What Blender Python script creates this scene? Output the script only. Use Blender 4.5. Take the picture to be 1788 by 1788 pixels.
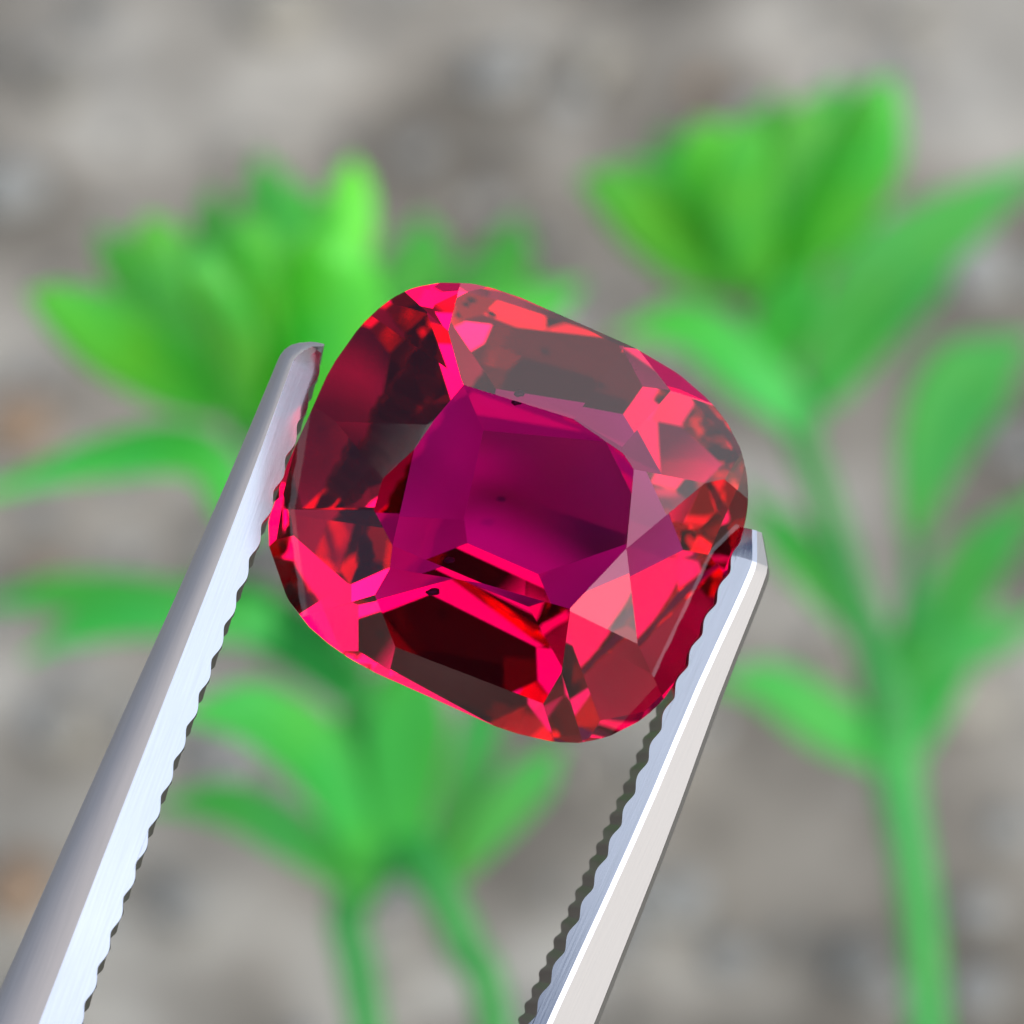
import bpy, bmesh, math, random
from mathutils import Vector, Matrix, Quaternion
# One Blender unit is one centimetre. The gem sits at the origin, 12 cm in front of the lens.
for o in list(bpy.data.objects):
    bpy.data.objects.remove(o)
S = bpy.context.scene
C = S.collection
S.unit_settings.system = 'METRIC'
S.unit_settings.scale_length = 0.01
rnd = random.Random(7)

# ------------------------------------------------------------------ camera
PITCH = math.radians(50)
DIST = 12.0
VIEW = 2.15                       # cm across the picture at the gem
FWD = Vector((0, math.cos(PITCH), -math.sin(PITCH)))
UP = Vector((0, math.sin(PITCH), math.cos(PITCH)))
RIGHT = Vector((1, 0, 0))
cam_d = bpy.data.cameras.new('camera')
cam = bpy.data.objects.new('camera', cam_d)
C.objects.link(cam)
cam.location = -FWD * DIST
cam.rotation_euler = (math.pi / 2 - PITCH, 0, 0)
cam_d.sensor_width = 36
cam_d.lens = 36 * DIST / VIEW
cam_d.clip_start = 0.1
cam_d.clip_end = 20000
cam_d.dof.use_dof = True
cam_d.dof.focus_distance = DIST - 0.1
APERTURE = 0.215                   # cm across
cam_d.dof.aperture_fstop = cam_d.lens * 1e-3 / APERTURE
S.camera = cam

# ------------------------------------------------------------------ sky, sun, exposure
SUN_EL, SUN_ROT = math.radians(42.1), math.radians(141.3)   # rotation measured from +Y, clockwise
w = bpy.data.worlds.new('World')
S.world = w
w.use_nodes = True
nt = w.node_tree
sky = nt.nodes.new('ShaderNodeTexSky')
sky.sky_type = 'NISHITA'
sky.sun_disc = False
sky.sun_elevation = SUN_EL
sky.sun_rotation = SUN_ROT
sky.air_density = 0.7
sky.dust_density = 2.0
sky.ozone_density = 1.0
bg = nt.nodes['Background']
bg.inputs['Strength'].default_value = 0.06
nt.links.new(sky.outputs[0], bg.inputs['Color'])
sun_d = bpy.data.lights.new('sun', 'SUN')
sun_d.energy = 1.5
sun_d.angle = math.radians(156)
sun_d.color = (1.0, 0.985, 0.96)
sun = bpy.data.objects.new('sun', sun_d)
C.objects.link(sun)
to_sun = Vector((math.sin(SUN_ROT) * math.cos(SUN_EL), math.cos(SUN_ROT) * math.cos(SUN_EL), math.sin(SUN_EL)))
sun.rotation_euler = to_sun.to_track_quat('Z', 'Y').to_euler()
S.view_settings.view_transform = 'Standard'
S.view_settings.look = 'None'
S.view_settings.exposure = 1.4
S.view_settings.gamma = 1.0
S.render.engine = 'CYCLES'
cy = S.cycles
cy.max_bounces = 24
cy.transmission_bounces = 24
cy.glossy_bounces = 16
cy.diffuse_bounces = 4
cy.transparent_max_bounces = 16
cy.caustics_reflective = True
cy.caustics_refractive = True
cy.blur_glossy = 0.0
cy.sample_clamp_indirect = 0.0
cy.use_denoising = True

# ------------------------------------------------------------------ helpers
def at(px, py, depth=DIST):
    """A point of the place seen at photograph position (px, py), depth cm along the view."""
    k = depth / DIST * VIEW / 1788.0
    return cam.location + FWD * depth + RIGHT * ((px - 894) * k) + UP * ((894 - py) * k)

def px_len(n, depth=DIST):
    return n * depth / DIST * VIEW / 1788.0

def node_mat(name):
    m = bpy.data.materials.new(name)
    m.use_nodes = True
    n = m.node_tree
    return m, n, n.nodes['Principled BSDF'], n.nodes['Material Output']

def mesh_obj(name, bm, mats, parent=None, smooth=True):
    me = bpy.data.meshes.new(name)
    bm.normal_update()
    bm.to_mesh(me)
    bm.free()
    for m in (mats if isinstance(mats, (list, tuple)) else [mats]):
        me.materials.append(m)
    if smooth:
        me.polygons.foreach_set('use_smooth', [True] * len(me.polygons))
    o = bpy.data.objects.new(name, me)
    C.objects.link(o)
    if parent is not None:
        o.parent = parent
        o.matrix_parent_inverse = Matrix.Translation(parent.location).inverted()
    return o

def thing(name, label, cat, loc, group=None):
    o = bpy.data.objects.new(name, None)
    C.objects.link(o)
    o.location = loc
    o.empty_display_size = 0.2
    o['label'] = label
    o['category'] = cat
    if group:
        o['group'] = group
    return o

def catmull(pts, n):
    P = [pts[0] * 2 - pts[1]] + list(pts) + [pts[-1] * 2 - pts[-2]]
    out = []
    m = len(pts) - 1
    for i in range(n + 1):
        u = i / n * m
        k = min(int(u), m - 1)
        t = u - k
        a, b, c, d = P[k], P[k + 1], P[k + 2], P[k + 3]
        out.append(0.5 * ((2 * b) + (c - a) * t + (2 * a - 5 * b + 4 * c - d) * t * t + (3 * b - a - 3 * c + d) * t ** 3))
    return out

# ------------------------------------------------------------------ ground
GROUND = -11.5

def ground_material():
    m, n, b, out = node_mat('dry_soil')
    tc = n.nodes.new('ShaderNodeTexCoord')
    n1 = n.nodes.new('ShaderNodeTexNoise'); n1.inputs['Scale'].default_value = 0.75; n1.inputs['Detail'].default_value = 7
    n2 = n.nodes.new('ShaderNodeTexNoise'); n2.inputs['Scale'].default_value = 1.7; n2.inputs['Detail'].default_value = 6
    r1 = n.nodes.new('ShaderNodeValToRGB')
    r1.color_ramp.elements[0].position = 0.36; r1.color_ramp.elements[0].color = (0.152, 0.140, 0.117, 1)
    r1.color_ramp.elements[1].position = 0.66; r1.color_ramp.elements[1].color = (0.390, 0.376, 0.335, 1)
    e = r1.color_ramp.elements.new(0.52); e.color = (0.266, 0.248, 0.212, 1)
    r2 = n.nodes.new('ShaderNodeValToRGB')
    r2.color_ramp.elements[0].position = 0.35; r2.color_ramp.elements[0].color = (0.60, 0.585, 0.56, 1)
    r2.color_ramp.elements[1].position = 0.65; r2.color_ramp.elements[1].color = (1.22, 1.21, 1.19, 1)
    mx = n.nodes.new('ShaderNodeMix'); mx.data_type = 'RGBA'; mx.blend_type = 'MULTIPLY'
    mx.inputs['Factor'].default_value = 0.8
    for k in (n1, n2):
        n.links.new(tc.outputs['Object'], k.inputs['Vector'])
    n.links.new(n1.outputs['Fac'], r1.inputs[0])
    n.links.new(n2.outputs['Fac'], r2.inputs[0])
    n.links.new(r1.outputs[0], mx.inputs['A'])
    n.links.new(r2.outputs[0], mx.inputs['B'])
    n.links.new(mx.outputs['Result'], b.inputs['Base Color'])
    b.inputs['Roughness'].default_value = 0.95
    bp = n.nodes.new('ShaderNodeBump'); bp.inputs['Distance'].default_value = 0.05; bp.inputs['Strength'].default_value = 0.5
    n.links.new(n2.outputs['Fac'], bp.inputs['Height'])
    n.links.new(bp.outputs[0], b.inputs['Normal'])
    return m

def build_ground():
    bm = bmesh.new()
    # a fine patch where the picture looks, joined to far edges in one sheet
    from mathutils import noise
    xs = [-6000, -600, -60, -25] + [-14 + i * 0.35 for i in range(81)] + [25, 60, 600, 6000]
    ys = [-6000, -600, -60, -20] + [-8 + i * 0.35 for i in range(110)] + [60, 600, 6000]
    g = []
    for x in xs:
        row = []
        for y in ys:
            z = 0
            if abs(x) < 20 and -10 < y < 40:
                z = 0.35 * noise.noise(Vector((x * 0.3, y * 0.3, 0))) + 0.12 * noise.noise(Vector((x, y, 3)))
            row.append(bm.verts.new((x, y, GROUND + z)))
        g.append(row)
    for i in range(len(xs) - 1):
        for j in range(len(ys) - 1):
            bm.faces.new((g[i][j], g[i + 1][j], g[i + 1][j + 1], g[i][j + 1]))
    o = mesh_obj('ground', bm, ground_material())
    o['kind'] = 'structure'
    return o

def stone_material(name, lo, hi):
    m, n, b, out = node_mat(name)
    tc = n.nodes.new('ShaderNodeTexCoord')
    ns = n.nodes.new('ShaderNodeTexNoise'); ns.inputs['Scale'].default_value = 4; ns.inputs['Detail'].default_value = 5
    r = n.nodes.new('ShaderNodeValToRGB')
    r.color_ramp.elements[0].position = 0.3; r.color_ramp.elements[0].color = (*lo, 1)
    r.color_ramp.elements[1].position = 0.7; r.color_ramp.elements[1].color = (*hi, 1)
    n.links.new(tc.outputs['Object'], ns.inputs['Vector'])
    n.links.new(ns.outputs['Fac'], r.inputs[0])
    n.links.new(r.outputs[0], b.inputs['Base Color'])
    b.inputs['Roughness'].default_value = 0.85
    return m

STONES = [stone_material('grey_stone', (0.181, 0.180, 0.168), (0.329, 0.336, 0.315)),
          stone_material('dark_stone', (0.092, 0.095, 0.090), (0.173, 0.176, 0.162)),
          stone_material('beige_stone', (0.202, 0.189, 0.155), (0.330, 0.312, 0.261)),
          stone_material('pale_stone', (0.212, 0.215, 0.201), (0.306, 0.313, 0.292)),
          stone_material('tan_stone', (0.199, 0.136, 0.086), (0.295, 0.211, 0.142))]

def add_pebble(bm, c, r, rng, mat=0, sub=2):
    from mathutils import noise
    ret = bmesh.ops.create_icosphere(bm, subdivisions=sub, radius=1.0)
    sc = Vector((r * rng.uniform(0.8, 1.3), r * rng.uniform(0.75, 1.1), r * rng.uniform(0.45, 0.75)))
    rot = Matrix.Rotation(rng.uniform(0, 6.28), 3, 'Z') @ Matrix.Rotation(rng.uniform(-0.3, 0.3), 3, 'X')
    off = Vector((rng.uniform(0, 99), rng.uniform(0, 99), rng.uniform(0, 99)))
    for v in ret['verts']:
        k = 1 + 0.28 * noise.noise(v.co * 1.3 + off) + 0.1 * noise.noise(v.co * 3 + off)
        p = Vector((v.co.x * sc.x, v.co.y * sc.y, v.co.z * sc.z)) * k
        v.co = rot @ p + c
    fs = set()
    for v in ret['verts']:
        fs.update(v.link_faces)
    for f in fs:
        f.material_index = mat

def build_gravel():
    rng = random.Random(3)
    bm = bmesh.new()
    for i in range(3600):
        x, y = rng.uniform(-9, 9), rng.uniform(-1, 22)
        r = 0.05 + 0.11 * rng.random() ** 2.2
        mat = rng.choices(range(5), (46, 24, 20, 7, 3))[0]
        add_pebble(bm, Vector((x, y, GROUND + rng.uniform(-0.12, 0.12) + r * 0.1)), r, rng, mat, 1)
    o = mesh_obj('gravel', bm, STONES)
    o['kind'] = 'stuff'
    return o

def ground_hit(px, py):
    a = at(px, py, 1.0) - cam.location
    t = (GROUND + 0.12 - cam.location.z) / a.z
    return cam.location + a * t

PEBBLES = [  # photograph position, radius cm, stone, label
    (35, 735, 0.17, 4, 'tan rounded pebble on the grey soil above the long left leaf'),
    (28, 1545, 0.16, 4, 'rusty tan pebble on the soil left of the thick tweezer arm'),
    (490, 22, 0.16, 2, 'cream beige pebble on bare soil above the fan of rounded petals'),
    (1045, 95, 0.15, 2, 'small beige pebble on soil between the two flower heads'),
    (1712, 470, 0.17, 3, 'pale pinkish pebble on soil under the long right leaf tip'),
    (20, 330, 0.18, 3, 'pale grey pebble on bare soil left of the fan of petals'),
    (1690, 1210, 0.16, 2, 'beige pebble on soil beside the leaf joint of the tall stem'),
    (880, 130, 0.15, 0, 'small grey pebble sunk in pale soil above the gem'),
    (1500, 1680, 0.16, 1, 'dark grey pebble on soil beside the tall thick stem'),
]
def build_pebbles():
    rng = random.Random(11)
    for px, py, r, mat, label in PEBBLES:
        c = ground_hit(px, py)
        bm = bmesh.new()
        add_pebble(bm, Vector((0, 0, 0)), r, rng, 0, 3)
        o = mesh_obj('pebble', bm, STONES[mat])
        o.location = c
        o['label'] = label
        o['category'] = 'pebble'
        o['group'] = 'pebbles lying on the soil'

# ------------------------------------------------------------------ plants
def leaf_material(name, col, col2, trans):
    m, n, b, out = node_mat(name)
    tc = n.nodes.new('ShaderNodeTexCoord')
    ns = n.nodes.new('ShaderNodeTexNoise'); ns.inputs['Scale'].default_value = 2.2; ns.inputs['Detail'].default_value = 3
    mx = n.nodes.new('ShaderNodeMix'); mx.data_type = 'RGBA'
    mx.inputs['A'].default_value = (*col, 1); mx.inputs['B'].default_value = (*col2, 1)
    mr = n.nodes.new('ShaderNodeMapRange'); mr.inputs['From Min'].default_value = 0.3; mr.inputs['From Max'].default_value = 0.7
    n.links.new(tc.outputs['Object'], ns.inputs['Vector'])
    n.links.new(ns.outputs['Fac'], mr.inputs['Value'])
    n.links.new(mr.outputs[0], mx.inputs['Factor'])
    oi = n.nodes.new('ShaderNodeObjectInfo')
    hv = n.nodes.new('ShaderNodeHueSaturation')
    vr = n.nodes.new('ShaderNodeMapRange'); vr.inputs['To Min'].default_value = 0.74; vr.inputs['To Max'].default_value = 1.16
    n.links.new(oi.outputs['Random'], vr.inputs['Value'])
    n.links.new(vr.outputs[0], hv.inputs['Value'])
    n.links.new(mx.outputs['Result'], hv.inputs['Color'])
    n.links.new(hv.outputs['Color'], b.inputs['Base Color'])
    b.inputs['Roughness'].default_value = 0.36
    tr = n.nodes.new('ShaderNodeBsdfTranslucent')
    n.links.new(hv.outputs['Color'], tr.inputs['Color'])
    ms = n.nodes.new('ShaderNodeMixShader'); ms.inputs[0].default_value = trans
    n.links.new(b.outputs[0], ms.inputs[1]); n.links.new(tr.outputs[0], ms.inputs[2])
    n.links.new(ms.outputs[0], out.inputs['Surface'])
    return m

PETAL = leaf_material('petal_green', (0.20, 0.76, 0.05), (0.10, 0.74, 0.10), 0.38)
PETAL_SHADED = leaf_material('petal_shaded_green', (0.11, 0.62, 0.045), (0.065, 0.60, 0.08), 0.36)  # back petals darkened: shade between the petals put into their colour
LEAF = leaf_material('leaf_green', (0.095, 0.57, 0.06), (0.05, 0.55, 0.095), 0.34)
STEM = leaf_material('stem_green', (0.03, 0.36, 0.07), (0.045, 0.36, 0.055), 0.15)

def leaf_bm(spine, widths, thick=0.035, cup=0.25, face=None, pointed=False, n=16, twist=0.0):
    """A solid leaf along a spine of points: rounded outline, cupped section, midrib."""
    bm = bmesh.new()
    pts = catmull(spine, n)
    W = [Vector((x, 0, 0)) for x in widths]
    ws = [v.x for v in catmull(W, n)]
    face = (face or -FWD).normalized()
    K = 8
    top, bot = [], []
    for i, p in enumerate(pts):
        t = i / n
        tan = (pts[min(i + 1, n)] - pts[max(i - 1, 0)]).normalized()
        side = tan.cross(face).normalized()
        if twist:
            side = Quaternion(tan, twist * (t - 0.3)) @ side
        nor = side.cross(tan).normalized()
        ww = ws[i] * 0.5
        if not pointed:
            e = 1 - t
            if e < 0.3:
                ww *= math.sqrt(max(0.0, 1 - (1 - e / 0.3) ** 2)) * 0.98 + 0.02
        else:
            e = 1 - t
            if e < 0.3:
                ww *= 0.06 + 0.94 * (e / 0.3) ** 0.8
        ra, rb = [], []
        for k in range(K + 1):
            s = -1 + 2 * k / K
            h = cup * ww * (s * s) - 0.06 * ww * math.exp(-(s / 0.12) ** 2)
            th = thick * 0.5 * (1 - 0.55 * s * s)
            q = p + side * (s * ww) + nor * h
            ra.append(bm.verts.new(q + nor * th))
            rb.append(bm.verts.new(q - nor * th))
        top.append(ra); bot.append(rb)
    for i in range(n):
        for k in range(K):
            bm.faces.new((top[i][k], top[i][k + 1], top[i + 1][k + 1], top[i + 1][k]))
            bm.faces.new((bot[i][k], bot[i + 1][k], bot[i + 1][k + 1], bot[i][k + 1]))
        bm.faces.new((top[i][0], top[i + 1][0], bot[i + 1][0], bot[i][0]))
        bm.faces.new((top[i][K], bot[i][K], bot[i + 1][K], top[i + 1][K]))
    for k in range(K):
        bm.faces.new((top[0][k], bot[0][k], bot[0][k + 1], top[0][k + 1]))
        bm.faces.new((top[n][k], top[n][k + 1], bot[n][k + 1], bot[n][k]))
    bmesh.ops.recalc_face_normals(bm, faces=bm.faces)
    return bm

def tube_bm(spine, radii, n=24, seg=10):
    bm = bmesh.new()
    pts = catmull(spine, n)
    rs = [v.x for v in catmull([Vector((r, 0, 0)) for r in radii], n)]
    rings = []
    ref = Vector((1, 0, 0.2)).normalized()
    for i, p in enumerate(pts):
        tan = (pts[min(i + 1, n)] - pts[max(i - 1, 0)]).normalized()
        a = tan.cross(ref).normalized(); b = tan.cross(a).normalized()
        rings.append([bm.verts.new(p + (a * math.cos(2 * math.pi * k / seg) + b * math.sin(2 * math.pi * k / seg)) * rs[i]) for k in range(seg)])
    for i in range(n):
        for k in range(seg):
            bm.faces.new((rings[i][k], rings[i][(k + 1) % seg], rings[i + 1][(k + 1) % seg], rings[i + 1][k]))
    bm.faces.new(rings[0][::-1]); bm.faces.new(rings[-1])
    bmesh.ops.recalc_face_normals(bm, faces=bm.faces)
    return bm

def plant(root, d, petals, leaves, stems):
    """Everything of one plant; positions as seen in the photograph, each with its own depth."""
    for pts, wd, dd, tw in petals:
        sp = [at(x, y, d + dd * (i / (len(pts) - 1)) ) for i, (x, y) in enumerate(pts)]
        f = (-FWD + UP * 0.25 + RIGHT * rnd.uniform(-0.35, 0.45))
        mesh_obj('petal', leaf_bm(sp, [px_len(q * 1.22, d) for q in wd], thick=0.12, cup=-0.32, face=f, twist=tw), PETAL if dd < 0.25 else PETAL_SHADED, root)
    for pts, wd, dd, tw, up in leaves:
        sp = [at(x, y, d + dd * (i / (len(pts) - 1))) for i, (x, y) in enumerate(pts)]
        f = (-FWD + UP * up)
        mesh_obj('leaf', leaf_bm(sp, [px_len(q, d) for q in wd], thick=0.06, cup=0.28, face=f, pointed=True, twist=tw), LEAF, root)
    for pts, rd, dd in stems:
        sp = [at(x, y, d + (dd[i] if isinstance(dd, (list, tuple)) else dd)) for i, (x, y) in enumerate(pts)]
        mesh_obj('stem', tube_bm(sp, [px_len(q, d) for q in rd]), STEM, root)

def build_plants():
    D = 20.0
    a = thing('plant', 'bright green plant with a wide fan of rounded petals, behind the thick tweezer arm', 'plant',
              Vector((at(700, 1788, D).x, at(700, 1788, D).y, GROUND)), 'succulent plants behind the gem')
    g = a.location
    plant(a, D,
      petals=[
        ([(440, 705), (335, 660), (215, 590), (62, 508)], (50, 100, 112, 70), -1.0, 0.2),
        ([(435, 690), (350, 610), (265, 510), (180, 415)], (50, 80, 95, 80), 0.8, 0.1),
        ([(440, 690), (370, 580), (300, 470), (250, 378)], (50, 80, 95, 80), 0.0, -0.2),
        ([(448, 705), (412, 650), (380, 580), (350, 455)], (60, 130, 168, 150), -1.6, 0.0),
        ([(450, 690), (420, 570), (390, 450), (370, 345)], (50, 75, 92, 80), 1.2, 0.1),
        ([(455, 695), (445, 590), (437, 490), (430, 385)], (50, 85, 100, 90), -0.4, -0.1),
        ([(455, 690), (460, 560), (465, 420), (463, 285)], (50, 80, 100, 95), 1.4, 0.1),
        ([(460, 690), (495, 560), (520, 440), (525, 328)], (50, 80, 92, 80), 0.3, -0.2),
        ([(480, 700), (560, 560), (600, 420), (618, 278)], (50, 65, 80, 75), 0.1, 0.4),
        ([(468, 715), (520, 650), (556, 560), (586, 420)], (60, 130, 165, 145), -1.2, 0.0),
        ([(520, 720), (620, 610), (690, 510), (745, 395)], (50, 120, 150, 130), 2.2, 0.2),
        ([(560, 740), (690, 630), (810, 520), (912, 392)], (50, 130, 150, 90), 2.0, -0.1),
        ([(520, 720), (700, 640), (860, 560), (1010, 505)], (60, 110, 110, 60), 1.0, 0.2),
      ],
      leaves=[
        ([(440, 930), (340, 805), (180, 812), (-40, 865)], (50, 120, 95, 60), -0.8, 0.5, 0.6),
        ([(470, 1080), (250, 1050), (100, 1040), (-40, 1060)], (60, 80, 70, 50), 0.5, 0.0, 0.5),
        ([(480, 1110), (280, 1085), (150, 1100), (45, 1148)], (50, 70, 65, 30), -0.4, 0.2, 0.5),
        ([(640, 1240), (540, 1140), (430, 1070), (330, 1000)], (50, 110, 110, 50), 0.6, 0.1, 0.4),
        ([(660, 1520), (570, 1350), (450, 1265), (310, 1245)], (50, 130, 140, 100), -0.9, 0.2, 0.4),
        ([(650, 1560), (510, 1460), (390, 1405), (255, 1410)], (50, 90, 80, 40), 0.3, 0.1, 0.4),
        ([(700, 1520), (705, 1380), (715, 1260), (745, 1120)], (50, 110, 140, 110), -0.6, 0.0, 0.1),
        ([(745, 1530), (800, 1420), (835, 1290), (850, 1200)], (40, 75, 80, 50), 0.5, 0.2, 0.3),
        ([(780, 1540), (860, 1440), (930, 1360), (985, 1300)], (40, 80, 80, 40), 0.2, 0.2, 0.3),
        ([(620, 1500), (610, 1400), (640, 1270), (700, 1150)], (40, 90, 110, 60), 0.7, 0.2, 0.3),
        ([(600, 1150), (720, 1050), (860, 980), (1010, 930)], (50, 120, 130, 60), 0.9, 0.1, 0.4),
        ([(580, 1080), (620, 960), (720, 860), (860, 800)], (50, 120, 130, 60), 0.9, 0.1, 0.4),
        ([(450, 705), (425, 735), (440, 800)], (70, 60, 30), -0.2, 0.0, 0.2),
      ],
      stems=[
        ([(470, 690), (490, 800), (570, 1020), (640, 1250), (690, 1500)], (26, 22, 26, 30, 44), (0, 0, 0.2, 0.2, 0)),
        ([(690, 1470), (610, 1580), (625, 1700), (650, 1900), (680, 2600)], (50, 38, 34, 32, 34), (0, 0.2, 0.2, 0.2, 0.6)),
        ([(700, 1460), (770, 1560), (815, 1660), (865, 1800), (960, 2600)], (50, 36, 34, 32, 34), (0, -0.2, -0.2, -0.2, 0.2)),
      ])
    b = thing('plant', 'tall bright green plant with upright petals and one thick stem right of the gem', 'plant',
              Vector((at(1640, 1788, D).x, at(1640, 1788, D).y, GROUND)), 'succulent plants behind the gem')
    D2 = 22.0
    plant(b, D2,
      petals=[
        ([(1330, 495), (1230, 440), (1140, 370), (1025, 305)], (50, 105, 115, 60), -0.8, 0.3),
        ([(1330, 490), (1240, 410), (1160, 340), (1085, 290)], (50, 85, 95, 60), 0.3, 0.4),
        ([(1330, 490), (1260, 400), (1200, 320), (1160, 240)], (50, 95, 105, 75), 0.6, -0.2),
        ([(1335, 500), (1300, 420), (1265, 330), (1230, 212)], (60, 120, 145, 110), -0.3, 0.2),
        ([(1338, 500), (1330, 420), (1320, 330), (1295, 225)], (60, 125, 150, 110), -1.1, -0.2),
        ([(1340, 490), (1350, 400), (1355, 290), (1350, 175)], (50, 95, 110, 85), 0.7, 0.1),
        ([(1340, 490), (1375, 400), (1400, 300), (1405, 175)], (50, 105, 125, 100), 0.1, 0.3),
        ([(1345, 490), (1405, 390), (1445, 280), (1462, 150)], (50, 105, 130, 100), 0.4, -0.2),
        ([(1350, 485), (1430, 380), (1490, 270), (1548, 140)], (50, 110, 130, 90), -0.7, -0.3),
        ([(1350, 480), (1430, 400), (1480, 330), (1520, 250)], (50, 80, 80, 50), 0.9, 0.2),
      ],
      leaves=[
        ([(1340, 640), (1360, 580), (1390, 520), (1435, 455)], (70, 100, 100, 60), -0.4, 0.0, 0.2),
        ([(1420, 680), (1520, 490), (1650, 400), (1830, 280)], (60, 130, 120, 80), 0.5, 0.2, 0.4),
        ([(1440, 700), (1520, 590), (1600, 500), (1680, 420)], (50, 90, 90, 50), 0.9, 0.2, 0.4),
        ([(1400, 740), (1290, 640), (1190, 580), (1070, 585)], (60, 120, 110, 50), -0.5, 0.1, 0.5),
        ([(1595, 940), (1630, 780), (1690, 670), (1800, 590)], (40, 130, 160, 110), 0.4, 0.0, 0.3),
        ([(1560, 1180), (1640, 1080), (1720, 970), (1830, 850)], (50, 80, 100, 70), -0.3, 0.1, 0.4),
        ([(1560, 1210), (1660, 1150), (1750, 1110), (1830, 1060)], (60, 70, 60, 40), 0.5, 0.1, 0.4),
        ([(1530, 1120), (1430, 1010), (1370, 940), (1290, 850)], (60, 80, 80, 40), 0.3, 0.1, 0.3),
        ([(1550, 1320), (1440, 1265), (1340, 1205), (1235, 1190)], (70, 110, 95, 50), -0.4, 0.1, 0.5),
        ([(1570, 1330), (1640, 1200), (1680, 1130), (1740, 1000)], (60, 80, 60, 30), 0.9, 0.1, 0.3),
      ],
      stems=[
        ([(1340, 480), (1350, 600), (1390, 740), (1440, 880), (1500, 1060), (1545, 1200), (1560, 1300)], (34, 26, 28, 27, 30, 44, 56), 0),
        ([(1555, 1270), (1575, 1400), (1600, 1560), (1620, 1800), (1660, 2600)], (58, 38, 35, 35, 36), (0, 0, 0, 0, 0.4)),
        ([(1600, 900), (1600, 980), (1585, 1080), (1555, 1200)], (16, 18, 20, 26), (0.3, 0.2, 0.1, 0)),
        ([(1400, 740), (1430, 690), (1450, 640)], (28, 24, 18), (0, 0.1, 0.2)),
      ])

# ------------------------------------------------------------------ tweezers
def steel(name, col, rough, grain):
    m, n, b, out = node_mat(name)
    b.inputs['Metallic'].default_value = 1.0
    tc = n.nodes.new('ShaderNodeTexCoord')
    mp = n.nodes.new('ShaderNodeMapping'); mp.inputs['Rotation'].default_value = (0, 0, 0)
    ns = n.nodes.new('ShaderNodeTexNoise'); ns.inputs['Scale'].default_value = 60; ns.inputs['Detail'].default_value = 6
    mp.inputs['Scale'].default_value = (0.12, 3.0, 1.0)
    n.links.new(tc.outputs['UV'], mp.inputs['Vector'])
    n.links.new(mp.outputs[0], ns.inputs['Vector'])
    mr = n.nodes.new('ShaderNodeMapRange'); mr.inputs['To Min'].default_value = rough - grain; mr.inputs['To Max'].default_value = rough + grain
    n.links.new(ns.outputs['Fac'], mr.inputs['Value'])
    n.links.new(mr.outputs[0], b.inputs['Roughness'])
    r = n.nodes.new('ShaderNodeValToRGB')
    r.color_ramp.elements[0].position = 0.3; r.color_ramp.elements[0].color = tuple(c * 0.9 for c in col) + (1,)
    r.color_ramp.elements[1].position = 0.7; r.color_ramp.elements[1].color = (*col, 1)
    n.links.new(ns.outputs['Fac'], r.inputs[0])
    n.links.new(r.outputs[0], b.inputs['Base Color'])
    bp = n.nodes.new('ShaderNodeBump'); bp.inputs['Distance'].default_value = 0.002; bp.inputs['Strength'].default_value = grain * 2
    n.links.new(ns.outputs['Fac'], bp.inputs['Height'])
    n.links.new(bp.outputs[0], b.inputs['Normal'])
    return m

POLISHED = steel('polished_steel', (0.40, 0.44, 0.515), 0.2, 0.03)
SANDED = steel('sanded_steel', (0.325, 0.322, 0.315), 0.46, 0.07)
LIT_SATIN = steel('lit_satin_steel', (0.52, 0.495, 0.49), 0.66, 0.05)  # same steel made lighter: light on the outer curve put into its colour
TOOTH = steel('tooth_steel', (0.085, 0.072, 0.068), 0.4, 0.06)
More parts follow.
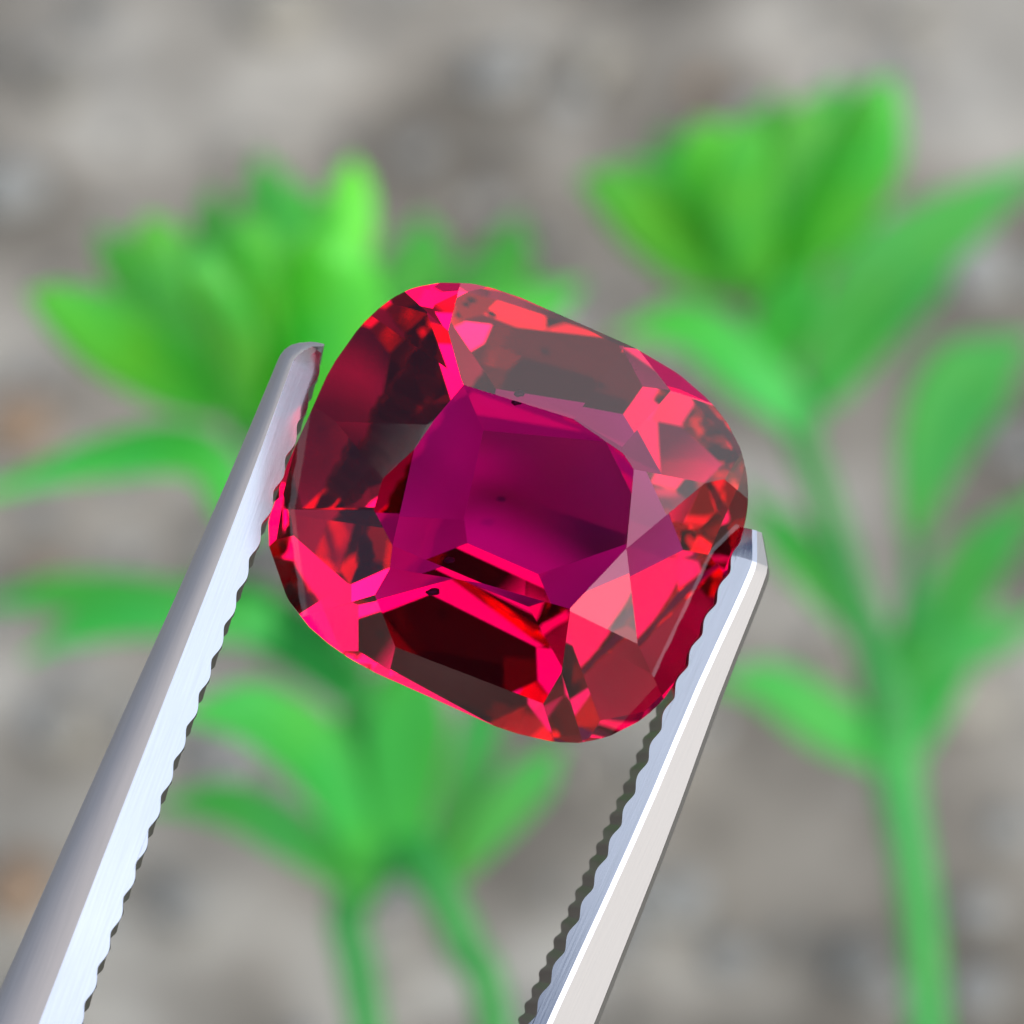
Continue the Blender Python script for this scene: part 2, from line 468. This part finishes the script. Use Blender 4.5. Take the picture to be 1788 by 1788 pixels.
# ------------------------------------------------------------------ the gem
# Every facet as a cutting plane (normal, distance from the centre, cm), in axes right / up / towards the lens.
GEM_PLANES = (
    (0.061348, 0.033071, 0.997568, 0.152155),
    (0.912166, -0.407604, -0.042583, 0.467639),
    (0.947490, -0.316194, -0.047786, 0.475375),
    (0.973690, -0.221740, -0.052528, 0.484141),
    (0.990513, -0.125150, -0.056765, 0.491242),
    (0.997796, -0.027355, -0.060455, 0.496029),
    (0.995470, 0.070703, -0.063563, 0.499302),
    (0.983557, 0.168081, -0.066058, 0.500424),
    (0.962172, 0.263840, -0.067918, 0.498833),
    (0.931521, 0.357058, -0.069123, 0.496416),
    (0.891899, 0.446837, -0.069663, 0.489823),
    (0.787350, 0.612663, -0.068731, 0.473181),
    (0.723431, 0.687112, -0.067268, 0.462144),
    (0.652544, 0.754944, -0.065158, 0.449783),
    (0.575373, 0.815506, -0.062420, 0.439386),
    (0.492661, 0.868214, -0.059080, 0.426518),
    (0.405204, 0.912560, -0.055172, 0.419198),
    (0.313845, 0.948118, -0.050733, 0.433399),
    (0.219464, 0.974545, -0.045805, 0.449319),
    (0.122969, 0.991586, -0.040435, 0.464832),
    (0.025289, 0.999079, -0.034677, 0.477328),
    (-0.169857, 0.985218, -0.022216, 0.499679),
    (-0.265445, 0.963999, -0.015634, 0.507812),
    (-0.358476, 0.933497, -0.008902, 0.512951),
    (-0.448055, 0.894004, -0.002084, 0.514138),
    (-0.533319, 0.845901, 0.004754, 0.513301),
    (-0.613446, 0.789652, 0.011547, 0.508665),
    (-0.687666, 0.725798, 0.018228, 0.502385),
    (-0.755263, 0.654954, 0.024734, 0.495067),
    (-0.815587, 0.577803, 0.031001, 0.485557),
    (-0.868056, 0.495087, 0.036970, 0.478930),
    (-0.912166, 0.407604, 0.042583, 0.471284),
    (-0.947490, 0.316194, 0.047786, 0.479132),
    (-0.973690, 0.221740, 0.052528, 0.493532),
    (-0.891899, -0.446837, 0.069663, 0.501965),
    (-0.787350, -0.612663, 0.068731, 0.484187),
    (-0.652544, -0.754944, 0.065158, 0.461130),
    (-0.575373, -0.815506, 0.062420, 0.448031),
    (-0.492661, -0.868214, 0.059080, 0.435484),
    (-0.405204, -0.912560, 0.055172, 0.425323),
    (-0.313845, -0.948118, 0.050733, 0.438007),
    (-0.219464, -0.974545, 0.045805, 0.451408),
    (-0.122969, -0.991586, 0.040435, 0.467194),
    (-0.025289, -0.999079, 0.034677, 0.480581),
    (0.169857, -0.985218, 0.022216, 0.500989),
    (0.265445, -0.963999, 0.015634, 0.507757),
    (0.358476, -0.933497, 0.008902, 0.512529),
    (0.448055, -0.894004, 0.002084, 0.512619),
    (0.613446, -0.789652, -0.011547, 0.510679),
    (0.687666, -0.725798, -0.018228, 0.505303),
    (0.755263, -0.654954, -0.024734, 0.497525),
    (0.815587, -0.577803, -0.031001, 0.486860),
    (0.868056, -0.495087, -0.036970, 0.475514),
    (0.271723, 0.344995, 0.898412, 0.225423),
    (0.463984, -0.009934, 0.885788, 0.235362),
    (0.372345, -0.271968, 0.887352, 0.233690),
    (-0.027097, -0.174092, 0.984356, 0.186096),
    (-0.168304, 0.084031, 0.982147, 0.202780),
    (-0.250734, 0.239699, 0.937911, 0.232652),
    (0.338861, 0.468087, 0.816130, 0.246707),
    (0.578852, -0.210695, 0.787742, 0.264108),
    (0.301292, -0.394376, 0.868153, 0.247449),
    (-0.059392, -0.370171, 0.927063, 0.207858),
    (-0.480199, -0.101751, 0.871238, 0.273869),
    (-0.349638, 0.287129, 0.891802, 0.251438),
    (0.717811, 0.079222, 0.691716, 0.343250),
    (0.487292, 0.330904, 0.808115, 0.261100),
    (0.488625, 0.548855, 0.678236, 0.314584),
    (0.211621, 0.549352, 0.808350, 0.244910),
    (-0.069058, 0.605353, 0.792956, 0.302184),
    (-0.264018, 0.447252, 0.854553, 0.273544),
    (-0.338015, 0.358308, 0.870265, 0.258924),
    (-0.474273, 0.164767, 0.864822, 0.272149),
    (-0.348479, -0.443694, 0.825650, 0.288951),
    (-0.121611, -0.513211, 0.849603, 0.255710),
    (0.123317, -0.455817, 0.881490, 0.250896),
    (0.880315, -0.240247, -0.409057, 0.452873),
    (0.684841, 0.251033, -0.684087, 0.390409),
    (0.143537, 0.562593, -0.814179, 0.275957),
    (0.307168, 0.749369, -0.586595, 0.357114),
    (0.003656, 0.673472, -0.739203, 0.335988),
    (-0.297928, 0.619573, -0.726201, 0.361230),
    (-0.814574, 0.276596, -0.509866, 0.401098),
    (-0.735001, 0.005633, -0.678043, 0.359755),
    (-0.553713, -0.497488, -0.667763, 0.338390),
    (0.115350, -0.873931, -0.472165, 0.440086),
    (0.277083, -0.712949, -0.644150, 0.395859),
    (0.560460, -0.634086, -0.532746, 0.436412),
    (0.478218, 0.325322, -0.815765, 0.305608),
    (0.396616, 0.575654, -0.715065, 0.328288),
    (-0.086870, 0.780490, -0.619104, 0.393237),
    (-0.524171, 0.278698, -0.804719, 0.272788),
    (0.314299, -0.449337, -0.836249, 0.304472),
    (0.127468, 0.169407, -0.977268, 0.249644),
    (0.451412, 0.541140, -0.709503, 0.337845),
    (-0.013722, 0.755965, -0.654468, 0.370785),
    (-0.700256, 0.440330, -0.561918, 0.392157),
    (-0.674067, -0.287199, -0.680551, 0.346444),
    (-0.360531, -0.754589, -0.548282, 0.342544),
    (-0.230606, -0.627928, -0.743322, 0.278880),
    (0.690260, 0.097962, -0.716900, 0.379516),
    (-0.800889, 0.045013, -0.597119, 0.389207),
    (-0.554828, 0.060340, -0.829774, 0.287867),
)
GEM_ABSORB = (0.100, 14.000, 2.450)      # absorption per cm, red green blue
GEM_IOR = 1.6313

def gem_material():
    m = bpy.data.materials.new('red_gem')
    m.use_nodes = True
    n = m.node_tree
    out = n.nodes['Material Output']
    n.nodes.remove(n.nodes['Principled BSDF'])
    g = n.nodes.new('ShaderNodeBsdfGlass')
    g.inputs['Color'].default_value = (1, 1, 1, 1)
    g.inputs['Roughness'].default_value = 0.0
    g.inputs['IOR'].default_value = GEM_IOR
    v = n.nodes.new('ShaderNodeVolumeAbsorption')
    k = max(GEM_ABSORB) * 1.01
    v.inputs['Density'].default_value = k
    v.inputs['Color'].default_value = tuple(1 - a / k for a in GEM_ABSORB) + (1,)
    n.links.new(g.outputs[0], out.inputs['Surface'])
    n.links.new(v.outputs[0], out.inputs['Volume'])
    return m

def build_gem():
    bm = bmesh.new()
    bmesh.ops.create_cube(bm, size=3.0)
    for a, b, c, d in GEM_PLANES:
        nw = (RIGHT * a + UP * b - FWD * c).normalized()
        r = bmesh.ops.bisect_plane(bm, geom=bm.verts[:] + bm.edges[:] + bm.faces[:], dist=1e-6, plane_co=nw * d, plane_no=nw, clear_outer=True)
        ed = [e for e in r['geom_cut'] if isinstance(e, bmesh.types.BMEdge)]
        if len(ed) > 2:
            bmesh.ops.contextual_create(bm, geom=ed)
    bmesh.ops.recalc_face_normals(bm, faces=bm.faces)
    gem = mesh_obj('gemstone', bm, gem_material(), None, smooth=False)
    gem['label'] = 'faceted cushion-cut magenta red gem gripped between the tweezer tips'
    gem['category'] = 'gemstone'
    # dark mineral specks inside, near the table
    m, n, b, out = node_mat('dark_mineral')
    b.inputs['Base Color'].default_value = (0.01, 0.006, 0.006, 1)
    b.inputs['Roughness'].default_value = 0.6
    rng = random.Random(5)
    for px, py, dz, r in INCLUSIONS:
        bm = bmesh.new()
        bmesh.ops.create_icosphere(bm, subdivisions=2, radius=r)
        for v in bm.verts:
            v.co = Vector((v.co.x * rng.uniform(0.75, 1.2) * 1.35 + 0.3 * v.co.y, v.co.y * rng.uniform(0.7, 1.15), v.co.z * 0.7))
        o = mesh_obj('inclusion', bm, m, gem)
        o.location = at(px, py, DIST - dz)
    return gem

INCLUSIONS = [(758, 1022, 0.06, 0.0105), (784, 979, 0.07, 0.008), (901, 703, 0.06, 0.009)]


def prong(root, inner, sect, tooth_px, tooth_h, sign, name='prong'):
    """inner: stations (px, py, depth) of the gripping edge from tip to heel.
    sect(t): list of (across_px, into_depth_cm, slot) from the gripping edge outwards, over the front and round the back."""
    n = 70
    pts = catmull([at(*q) for q in inner], n)
    L = [0.0]
    for i in range(n):
        L.append(L[-1] + (pts[i + 1] - pts[i]).length)
    # denser stations at the tip
    def pos(s):
        s = max(0, min(L[-1], s))
        for i in range(n):
            if L[i + 1] >= s:
                return pts[i].lerp(pts[i + 1], (s - L[i]) / max(1e-9, L[i + 1] - L[i]))
        return pts[-1]
    def frame(s):
        tan = (pos(s + 0.05) - pos(s - 0.05)).normalized()
        deep = (FWD - tan * FWD.dot(tan)).normalized()
        out = tan.cross(deep).normalized() * 1.0
        if out.dot(RIGHT) * sign < 0:
            out = -out
        return tan, deep, out
    st = [0, 0.004, 0.012, 0.022, 0.035, 0.05, 0.065, 0.08, 0.1, 0.13, 0.18, 0.25]
    s = 0.35
    while s < L[-1]:
        st.append(s); s += 0.12 if s < 2.4 else 0.5
    st.append(L[-1])
    bm = bmesh.new()
    uvs = []
    prev = None
    for s in st:
        tan, deep, out = frame(s)
        ring = []
        last, run = None, 0.0
        for a, dz, slot in sect(s):
            q2 = Vector((a * VIEW / 1788, dz))
            run += (q2 - last).length if last is not None else 0.0
            last = q2
            uvs.append((s, run))
            ring.append((bm.verts.new(pos(s) + out * (a * VIEW / 1788) + deep * dz), slot))
        if prev:
            K = len(ring)
            for k in range(K):
                f = bm.faces.new((prev[k][0], prev[(k + 1) % K][0], ring[(k + 1) % K][0], ring[k][0]))
                f.material_index = ring[k][1]
        else:
            f = bm.faces.new([v for v, _ in ring]); f.material_index = 1
        prev = ring
    bm.faces.new([v for v, _ in prev])
    bmesh.ops.recalc_face_normals(bm, faces=bm.faces)
    bm.verts.index_update()
    uvl = bm.loops.layers.uv.new('UVMap')
    for f in bm.faces:
        for lp in f.loops:
            lp[uvl].uv = uvs[lp.vert.index]
    body = mesh_obj(name, bm, [POLISHED, SANDED, TOOTH, LIT_SATIN], root, smooth=True)
    body.data.set_sharp_from_angle(angle=math.radians(9.5))
    # the teeth: rounded ridges across the gripping face, one mesh each
    step = tooth_px * VIEW / 1788
    h = tooth_h * VIEW / 1788
    k = 0
    s = 0.03
    while s + step < min(2.6, L[-1]):
        bm = bmesh.new()
        rows = []
        M = 16
        for j in range(M + 1):
            q = s + step * j / M
            tan, deep, out = frame(q)
            sec = sect(q)
            p0 = pos(q)
            prof = (0.5 - 0.5 * math.cos(2 * math.pi * j / M)) ** 0.8 * h
            prof2 = (0.5 - 0.5 * math.cos(4 * math.pi * j / M)) ** 0.8 * h * 0.8
            inner_d = sec[-1][1]
            inner_a = sec[-1][0] * VIEW / 1788
            base_f = p0 + out * (sec[0][0] * VIEW / 1788) + deep * sec[0][1]
            base_b = p0 + out * inner_a + deep * inner_d
            lean = (sec[0][1] - sec[1][1]) / max(1e-6, (sec[1][0] - sec[0][0]) * VIEW / 1788)      # the cap carries on the lean of the front face
            rows.append((bm.verts.new(base_f), bm.verts.new(base_f + (deep * lean - out) * (prof * 0.95)), bm.verts.new(base_f + (deep * lean - out) * prof + deep * 0.004),
                         bm.verts.new(base_b - out * prof2), bm.verts.new(base_b)))
        for j in range(M):
            a, b = rows[j], rows[j + 1]
            f = bm.faces.new((a[0], b[0], b[1], a[1])) if j not in () else None
            f.material_index = 1
            for z in (1, 2, 3):
                bm.faces.new((a[z], b[z], b[z + 1], a[z + 1]))
        bmesh.ops.remove_doubles(bm, verts=bm.verts, dist=1e-6)
        bmesh.ops.recalc_face_normals(bm, faces=bm.faces)
        # recalc can flip an open shell: make the front cap look at the lens
        fl = [f for f in bm.faces if f.material_index == 1]
        bm.normal_update()
        if sum(f.normal.dot(-FWD) for f in fl) < 0:
            bmesh.ops.reverse_faces(bm, faces=bm.faces)
        t = mesh_obj('tooth', bm, [TOOTH, POLISHED], body)
        t.data.set_sharp_from_angle(angle=math.radians(35))
        s += step
        k += 1
    return body

TILT_A, TILT_B, TILT_C = 0.042, 0.014, 0.031     # how far each face leans back, cm

def build_tweezers():
    root = thing('tweezers', 'steel tweezers with toothed jaws holding the red gem between their tips', 'tweezers', at(300, 2600, 11.6))
    def sl(s):
        # thick arm: a bright flat front edge and a rounded sanded outside that also wraps the tip
        k = min(1.0, s / 0.055)
        r = math.sqrt(max(0.0, 1 - (1 - k) ** 2))
        g = min(1.0, s / 1.6)
        fw = (40 + 20 * g) * min(1.0, max(0.0, (s - 0.012) / 0.05)) ** 0.5
        sh = (66 + 84 * g) * (0.3 + 0.7 * r) - fw
        lift = 0.05 * (1 - r)
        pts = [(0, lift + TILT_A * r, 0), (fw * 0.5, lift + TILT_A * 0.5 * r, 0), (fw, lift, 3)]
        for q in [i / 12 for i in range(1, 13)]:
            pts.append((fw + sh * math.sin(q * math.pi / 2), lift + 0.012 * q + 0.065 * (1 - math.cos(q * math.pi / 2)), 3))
        pts += [(fw + sh * 0.9, lift + 0.26, 1), (5, lift + 0.26, 1)]
        pts += [(2, lift + 0.2, 2)]
        return pts
    prong(root, [(568, 592, 11.95), (500, 790, 11.90), (430, 985, 11.85), (350, 1200, 11.79), (246, 1480, 11.71), (133, 1788, 11.63), (-40, 2260, 11.43), (-900, 4600, 10.43), (-2000, 7600, 9.13)],
          sl, 63, 8, -1)
    def sr(s):
        # thin arm: narrow polished bevel, a fine bright ridge, then a broad sanded face
        k = min(1.0, s / 0.07)
        g = min(1.0, s / 1.1)
        fw = (30 - 8 * g) * (0.45 + 0.55 * k)
        sw = (18 + 50 * g) * (0.5 + 0.5 * k)
        lift = 0.03 * (1 - k)
        return [(0, lift + TILT_B, 0), (fw, lift, 0), (fw + 9, lift + 0.0018, 1), (fw + 9 + sw * 0.5, lift + 0.0018 + TILT_C * sw / 140, 1), (fw + 9 + sw, lift + 0.0018 + TILT_C * sw / 70, 1),
                (fw + 20 + sw, lift + 0.12, 1), (fw + 14 + sw, lift + 0.26, 1), (0, lift + 0.26, 1), (-14 * min(1, 0.6 + s * 0.5), lift + 0.2, 2)]
    prong(root, [(1302, 918, 11.98), (1275, 1000, 11.97), (1190, 1190, 11.95), (1090, 1430, 11.92), (930, 1788, 11.88), (720, 2260, 11.78), (-300, 4600, 10.83), (-1900, 7600, 9.23)],
          sr, 60, 8, 1)
    bm = bmesh.new()
    a, b = at(-1990, 7500, 9.2), at(-2300, 8300, 8.8)
    tan = (b - a).normalized()
    deep = (FWD - tan * FWD.dot(tan)).normalized(); out = tan.cross(deep)
    rings = []
    for q, r in ((0, 0.28), (0.1, 0.33), (0.9, 0.33), (1, 0.26)):
        c = a.lerp(b, q)
        rings.append([bm.verts.new(c + out * (r * math.cos(x * math.pi / 8)) + deep * (r * 0.8 * math.sin(x * math.pi / 8) + 0.1)) for x in range(16)])
    for i in range(3):
        for x in range(16):
            bm.faces.new((rings[i][x], rings[i][(x + 1) % 16], rings[i + 1][(x + 1) % 16], rings[i + 1][x]))
    bm.faces.new(rings[0]); bm.faces.new(rings[-1])
    bmesh.ops.recalc_face_normals(bm, faces=bm.faces)
    mesh_obj('heel_joint', bm, SANDED, root)

def build_phone():
    m, n, b, out = node_mat('phone_black')
    b.inputs['Base Color'].default_value = (0.012, 0.012, 0.013, 1)
    b.inputs['Roughness'].default_value = 0.45
    root = thing('phone', 'black phone held behind the lens, mirrored in the gem', 'phone', cam.location - FWD * 0.5)
    M = cam.matrix_world.to_3x3() if False else Matrix((RIGHT, UP, -FWD)).transposed()
    def slab(name, x0, x1, y0, y1, z0, z1, r, par):
        bm = bmesh.new()
        loop = []
        for cx, cy, a0 in ((x1 - r, y1 - r, 0), (x0 + r, y1 - r, 90), (x0 + r, y0 + r, 180), (x1 - r, y0 + r, 270)):
            for k in range(7):
                a = math.radians(a0 + k * 15)
                loop.append((cx + r * math.cos(a), cy + r * math.sin(a)))
        rings = [[bm.verts.new(cam.location + M @ Vector((x, y, z))) for x, y in loop] for z in (z0, z1)]
        nn = len(loop)
        for k in range(nn):
            bm.faces.new((rings[0][k], rings[0][(k + 1) % nn], rings[1][(k + 1) % nn], rings[1][k]))
        bm.faces.new(rings[0][::-1]); bm.faces.new(rings[1])
        bmesh.ops.recalc_face_normals(bm, faces=bm.faces)
        return mesh_obj(name, bm, m, par, smooth=False)
    slab('phone_body', *PHONE, 0.75, 1.55, 0.9, root)
    slab('camera_bump', PHONE[0] + 0.5, PHONE[1] - 0.5, -0.8, 0.8, 0.5, 0.748, 0.6, root)

PHONE = (-5.79, 2.71, -13.69, 5.41)     # across and down from the lens, cm

build_ground()
build_gravel()
build_pebbles()
build_plants()
build_gem()
build_tweezers()
build_phone()
